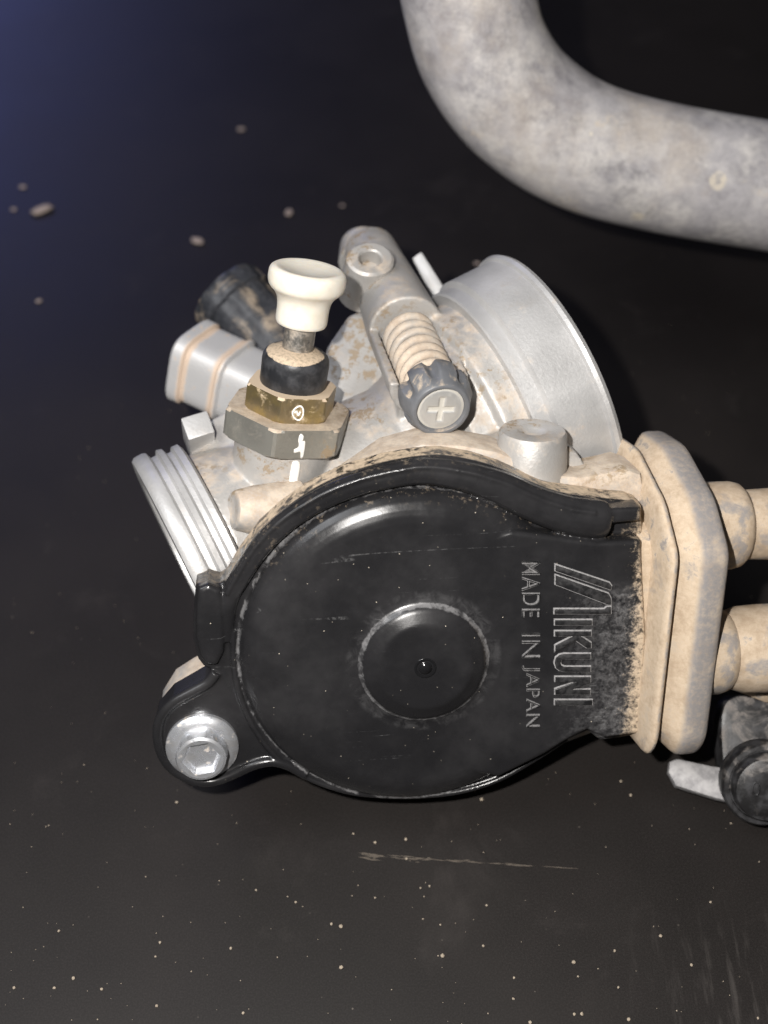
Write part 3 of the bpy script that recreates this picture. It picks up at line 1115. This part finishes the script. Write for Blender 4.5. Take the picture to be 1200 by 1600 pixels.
for key, polys in logo.items():
    nm = 'letter_i' if key == 'letter_i_end' else key
    mb = MB()
    for pl in polys:
        mb.prism(MC, stroke(pl), LZ - 0.3, LZ + 0.42, 0.10)
    lt = build(mb, nm, M_LETTER, cover, MC, sharp=30)
    for pl in polys:
        pass
    mb = MB()
    for i, pl in enumerate(polys):
        mb.prism(MC, grow(stroke(pl), 0.17), LZ - 0.3, LZ + 0.235 + 0.004 * i, 0.16)
    sk = build(mb, 'dust_edge', M_SKIRT, cover, MC, sharp=30)


def word(text, cv0, cv1, cu0=166, cu1=300):
    p0 = Vector(LP(cu0, cv0))
    px_ = (Vector(LP(cu0, cv1)) - p0)            # reading direction
    py_ = (Vector(LP(cu1, cv0)) - p0)            # letter height
    n = len(text)
    for dz, grow_, mat, nm in ((0.34, 0.0, M_LETTER, 'word_lettering'), (0.19, 0.035, M_SKIRT2, 'dust_edge')):
        cu = bpy.data.curves.new('t', 'FONT')
        cu.body = text
        cu.extrude = 0.12
        cu.offset = grow_ - 0.030
        cu.space_character = 1.08
        to = bpy.data.objects.new('t', cu)
        COL.objects.link(to)
        me = bpy.data.meshes.new_from_object(to.evaluated_get(bpy.context.evaluated_depsgraph_get()))
        bpy.data.objects.remove(to)
        xs = [v.co.x for v in me.vertices]
        ys = [v.co.y for v in me.vertices]
        x0, x1, y0, y1 = min(xs), max(xs), min(ys), max(ys)
        mb = MB()
        vs = []
        for v in me.vertices:
            fx, fy = (v.co.x - x0) / (x1 - x0), (v.co.y - y0) / (y1 - y0)
            q = p0 + px_ * fx + py_ * fy
            vs.append((q.x, q.y, LZ + (dz if v.co.z > 0 else -0.2)))
        mb.add(vs, [list(p.vertices) for p in me.polygons], MC)
        bpy.data.meshes.remove(me)
        build(mb, nm, mat, cover, MC, sharp=30)


word('MADE', 172, 582)
word('IN', 700, 882)
word('JAPAN', 940, 1390)

# ---- bolt in the lug
bx, by = C2(316, 1166, 0.4)
MBT = MC @ Matrix.Translation((bx, by, 0.0))
mb = MB()
mb.lathe(MBT, [(0, -1), (5.75, -1), (5.75, 0.7), (5.45, 1.05), (4.4, 1.5), (0, 1.5)], 64)
bolt = build(mb, 'bolt_flange', M_ZINC, carb, MBT, sharp=30)
mb = MB()


def rfb(a, r, z):
    if r < 3.0:
        if r < 0.1:
            return r
        th = (math.degrees(a) - 8) % 60 - 30
        return r * 0.9 / math.cos(math.radians(th))
    th = (math.degrees(a) - 8) % 60 - 30
    hxr = 4.15 * math.cos(math.radians(30)) / math.cos(math.radians(th)) + 0.25
    return min(r, hxr)


mb.lathe(MBT, [(3.9, 1.0), (4.1, 1.4), (4.1, 3.6), (3.85, 4.1), (3.4, 4.3), (2.95, 4.25), (2.7, 3.5), (2.4, 3.2), (0, 3.3)], 120, rfb)
build(mb, 'hex_head', M_ZINC, bolt, MBT, sharp=25)

# ------------------------------------------------------------------ rubber boot and cable sleeves
bo = MC @ Vector((*C2(993, 960, 0), 0))
MX = frame(bo, EX, -NC)        # local: z along the cables
# cross-section in (y along EY, z along NC) then carried along x; kept in a frame with x along the cables
AX = (EX * 1.0 - EY * 0.03 - NC * 0.10).normalized()
MBX = Matrix((AX, (EY - AX * EY.dot(AX)).normalized(), AX.cross((EY - AX * EY.dot(AX)).normalized()))).transposed().to_4x4()
MBX.translation = bo


def section(d, shear=0.0):
    """outline in (y, z); d grows it outwards."""
    pts = [(17.4 + d * 0.9, 0.5 + 0.3 * d), (21.6 + d, -10.5), (21.2 + d, -17.0 - d), (-17.0 - d, -17.0 - d), (-20.4 - d, -12), (-19.5 - d, 4.0 + d), (-17.0 - d * 0.6, 6.2 + d), (12.6 + d * 0.3, 5.6 + d)]
    # round the corners
    res = []
    n = len(pts)
    for i in range(n):
        p, c, q = Vector(pts[i - 1]), Vector(pts[i]), Vector(pts[(i + 1) % n])
        l1, l2 = (p - c), (q - c)
        k = min(1.8, l1.length * 0.45, l2.length * 0.45)
        a, b = c + l1.normalized() * k, c + l2.normalized() * k
        for s in range(5):
            t = s / 4
            res.append(a * (1 - t) ** 2 + c * 2 * t * (1 - t) + b * t * t)
    return res


mb = MB()
XS = 1.0
prof = [(-2.5, -3.4), (0.6, -3.3), (0.9, -0.6), (1.05, 1.2), (1.25, 2.2), (1.6, 2.6), (2.1, 2.6), (2.4, 2.2), (2.5, 1.4), (2.55, 0.3), (2.8, 0.0), (3.2, 0.15), (4.4, 1.2), (5.8, 2.5), (6.4, 2.95), (7.2, 3.1), (9.2, 3.1), (10.0, 2.9), (10.5, 2.4), (10.7, 1.7), (10.6, 0), (10.6, -3)]
vs, fs = [], []
m = None
for x, d in prof:
    s = section(d)
    m = len(s)
    vs += [(x * XS, p.x, p.y) for p in s]
L = len(prof)
for i in range(L - 1):
    for k in range(m):
        j = (k + 1) % m
        fs.append([i * m + k, i * m + j, (i + 1) * m + j, (i + 1) * m + k])
fs.append(list(range(m))[::-1])
fs.append([(L - 1) * m + k for k in range(m)])
mb.add(vs, fs, MBX)
boot = build(mb, 'cable_boot', M_BOOT, carb, MBX, sharp=60)

for (u, v, d, L_, prof) in (
        (1095, 822, 205, 40, [(0, -3), (6.6, -3), (7.1, 0), (7.15, 4.6), (6.9, 5.8), (6.2, 6.6), (5.7, 6.9), (5.7, 8), (5.9, 13), (5.9, 40), (0, 40)]),
        (1078, 1018, 205, 40, [(0, -3), (6.6, -3), (7.0, 0), (7.1, 4.0), (6.7, 5.4), (6.3, 5.9), (6.4, 6.4), (7.0, 8.2), (7.2, 12), (7.1, 40), (0, 40)])):
    Ms = frame(px(u, v, d), cdir(0.99, 0.03, -0.14))
    mb = MB()
    mb.lathe(Ms, prof, 56)
    build(mb, 'cable_sleeve', M_SLEEVE, carb, Ms)

# ------------------------------------------------------------------ hose at the top right
mb = MB()
hk = 0.86
hr = 14.8 * hk
hv = [(690, -260, 262), (716, -110, 272), (733, 0, 280), (757, 85, 286), (812, 163, 292), (905, 226, 297), (1030, 262, 300), (1200, 292, 302), (1420, 330, 310)]
hv = [(672, -620, 300), (676, -430, 275)] + hv + [(1650, 365, 335), (1900, 395, 372)]
pts = spline([tuple(px(u, v, d * hk)) for u, v, d in hv], 14)
pts = [Vector(p) for p in pts]
mb.tube(pts, hr, 72)
o = build(mb, 'hose', M_HOSE, None, ID, sharp=80)
o['label'] = 'thick bent grey rubber hose with chalky dust at the upper right'
o['category'] = 'hose'

# ------------------------------------------------------------------ clamp bracket at the lower right
DB = px_z(1200, 1296, 4.2)
DB = (CAM - DB).dot(T)                        # depth at which the bracket's foot meets the table
MR = frame(px(1165, 1296, DB), cdir(0.0, 0.12, 1.0))
bpos = px(1165, 1190, DB)
br = thing('cable_bracket', 'black steel bracket with a slotted screw at the lower right edge', 'bracket', Vector((bpos.x, bpos.y, 0)))
mb = MB()
mb.prism(MR, onf(MR, spline([(1126, 1140), (1129, 1108), (1140, 1092), (1165, 1086), (1220, 1096), (1300, 1110), (1300, 1300), (1190, 1286), (1150, 1262), (1132, 1215)], 4, closed=True)), -5, 0, 0.8)
build(mb, 'plate', M_BRACKET, br, MR)
MT = frame(px(1100, 1218, DB + 3), cdir(-0.1, 0.35, 0.97))
mb = MB()
mb.prism(MT, onf(MT, [(1046, 1190), (1058, 1185), (1110, 1196), (1165, 1205), (1165, 1258), (1120, 1248), (1056, 1228), (1044, 1206)]), -2, 0, 0.4)
build(mb, 'tongue', M_TONGUE, br, MT)
MW = frame(px(1197, 1229, DB - 3), cdir(-0.06, -0.10, 1.0))
mb = MB()
mb.lathe(MW, [(0, -4), (7.0, -4), (7.1, -1.2), (6.7, -0.6), (6.0, -0.5), (5.9, -1.0), (5.6, -1.0), (5.5, 1.2), (5.2, 1.8), (4.4, 2.1), (3.0, 2.3), (0, 2.4)], 72)
scw = build(mb, 'screw', M_BRACKET, br, MW)
mb = MB()
mb.tube([MW @ Vector((-2.2 + 0.55 * math.cos(a), 0.3 + 1.1 * math.sin(a), 2.35)) for a in [2 * math.pi * i / 24 for i in range(25)]], 0.16, 8)
build(mb, 'punch_mark', M_BRACKET, scw, MW)
mb = MB()
mb.prism(frame(px(1190, 1075, DB), cdir(0, 0.6, 0.8)), onf(frame(px(1190, 1075, DB), cdir(0, 0.6, 0.8)), [(1160, 1073), (1210, 1058), (1300, 1058), (1300, 1094), (1200, 1088)]), -2, 0, 0.3)
build(mb, 'lug', M_BOOT, br, MR)

# ------------------------------------------------------------------ crumbs and grains on the table
CR = [(66, 330, 2.6, 0.5), (36, 293, 1.1, 0), (22, 328, 0.9, 0), (309, 378, 1.7, -0.6), (452, 333, 1.5, 1.2), (377, 203, 1.2, 0), (61, 471, 0.9, 0.4), (535, 322, 0.8, 0), (745, 412, 0.9, 0)]
words = ['largest pale crumb of dirt near the left edge of the table', 'tiny crumb just above the largest crumb at the left edge', 'faint crumb at the very left edge of the table',
         'pale crumb of dirt on the table up left of the white knob', 'blurred crumb on the table above the white knob', 'faint crumb alone in the upper left of the table',
         'small crumb on the table left of the black port cap', 'faint crumb just left of the top of the adjuster tube', 'small crumb on the table above the right-hand round spigot']
for (u, v, r, rot), w in zip(CR, words):
    bm = bmesh.new()
    r *= 0.8
    bmesh.ops.create_icosphere(bm, subdivisions=2, radius=r)
    for vv in bm.verts:
        vv.co *= random.uniform(0.78, 1.2)
        vv.co.x *= 1.5 if r > 1.3 else 1.1
        vv.co.y *= 0.75
        vv.co.z *= 0.35
    bm.transform(Matrix.Rotation(rot, 4, 'Z'))
    bm.transform(Matrix.Scale(MM, 4))
    me = bpy.data.meshes.new('dirt_crumb')
    bm.to_mesh(me)
    bm.free()
    for p in me.polygons:
        p.use_smooth = True
    q = px_z(u, v, 0)
    q.z = r * 0.28
    o = finish('dirt_crumb', me, M_CRUMB, None, Matrix.Translation(q))
    o['label'] = w
    o['category'] = 'crumb'
    o['group'] = 'dirt crumbs on the table'

mb = MB()
ICO = bmesh.new()
bmesh.ops.create_icosphere(ICO, subdivisions=1, radius=1)
iv = [v.co.copy() for v in ICO.verts]
iff = [[v.index for v in f.verts] for f in ICO.faces]
ICO.free()


def grain(q, r):
    mb.add([(q.x + p.x * r * random.uniform(0.8, 1.2), q.y + p.y * r * random.uniform(0.8, 1.2), q.z + r * 0.5 + p.z * r * 0.8) for p in iv], iff)


BIG = [(533, 1448, .52), (518, 1444, .36), (533, 1512, .50), (691, 1494, .50), (896, 1504, .45), (909, 1585, .45), (897, 1585, .38), (1032, 1463, .42), (982, 1593, .45), (1080, 1508, .40), (752, 1250, .48),
       (361, 1482, .34), (115, 1529, .42), (85, 1544, .36), (22, 1544, .34), (159, 1546, .36), (245, 1572, .36), (380, 1583, .34), (250, 1473, .32), (586, 1317, .36), (552, 1303, .28), (634, 1312, .42),
       (635, 1342, .34), (760, 1415, .28), (803, 1528, .3), (802, 1561, .32), (755, 1478, .3), (966, 1543, .26), (903, 1526, .26), (657, 1388, .25), (671, 1385, .28), (960, 1486, .3), (1110, 1410, .3), (985, 1243, .4),
       (970, 1221, .34), (276, 1254, .36), (92, 1455, .3), (243, 1495, .26), (462, 1410, .3), (400, 1391, .25), (586, 1403, .26), (828, 1598, .4), (1184, 1591, .3), (661, 1436, .22), (688, 1445, .26), (1142, 1287, .24)]
for u, v, r in BIG:
    grain(px_z(u, v, 0), r * 0.72)
for i in range(330):
    u, v = random.uniform(-30, 1230), random.uniform(250, 1640) ** 1.0
    v = 250 + 1390 * random.random() ** 0.55
    grain(px_z(u, v, 0), random.choice((.05, .06, .07, .08, .1, .12)))
o = build(mb, 'sand_grains', M_GRAIN, None, ID)
o['label'] = 'fine pale sand grains scattered over the table'
o['category'] = 'sand'
o['kind'] = 'stuff'

# scuff line on the table in front of the cover: a thin smear of dust, as raised flecks
mb = MB()
for i in range(150):
    t = random.random() ** 1.3
    if int(t * 23) % 5 in (2, 3) and random.random() < 0.75:
        continue
    u = 565 + 350 * t
    v = 1336 + 22 * t + random.gauss(0, 1.6) * (1 - t) + (5 if random.random() < 0.25 and t < 0.35 else 0)
    q = px_z(u, v, 0)
    l = random.uniform(0.3, 1.5)
    w = random.uniform(0.05, 0.12) * (1.15 - 0.6 * t)
    d = Vector((1, -0.075, 0))
    s = Vector((0.075, 1, 0))
    mb.add([tuple(q + d * l * a + s * w * b + Vector((0, 0, h))) for a, b, h in ((-1, 0, .02), (0, -1, .02), (1, 0, .02), (0, 1, .02), (0, 0, .07))], [[0, 1, 4], [1, 2, 4], [2, 3, 4], [3, 0, 4]])
o = build(mb, 'scuff_dust', mat_dust('scuff_dust', (0.10, 0.083, 0.066)), None, ID)
o['label'] = 'thin dusty scuff line on the table in front of the cover'
o['category'] = 'scuff'
o['kind'] = 'stuff'

print('heights: cover bottom %.1f bolt lug %.1f spigot %.1f intake %.1f bowl top %.1f B0 %.1f' % (
    (MC @ Vector((*C2(640, 1249, -7), -7))).z, (MC @ Vector((*C2(300, 1227, -7), -7))).z,
    (B0 + BA * 30).z - 24 * math.sqrt(1 - BA.z ** 2), (B0 - BA * 41).z - 19.5 * math.sqrt(1 - BA.z ** 2), bowl_top.z, B0.z))
print('boot low %.1f bracket %.1f tongue %.1f hose min %.1f' % (min((MBX @ Vector((9, p.x, p.y))).z for p in section(3.1)), min(px(1190, 1290, 203).z, px(1190, 1290, 208).z), px(1056, 1228, 207).z, 0))
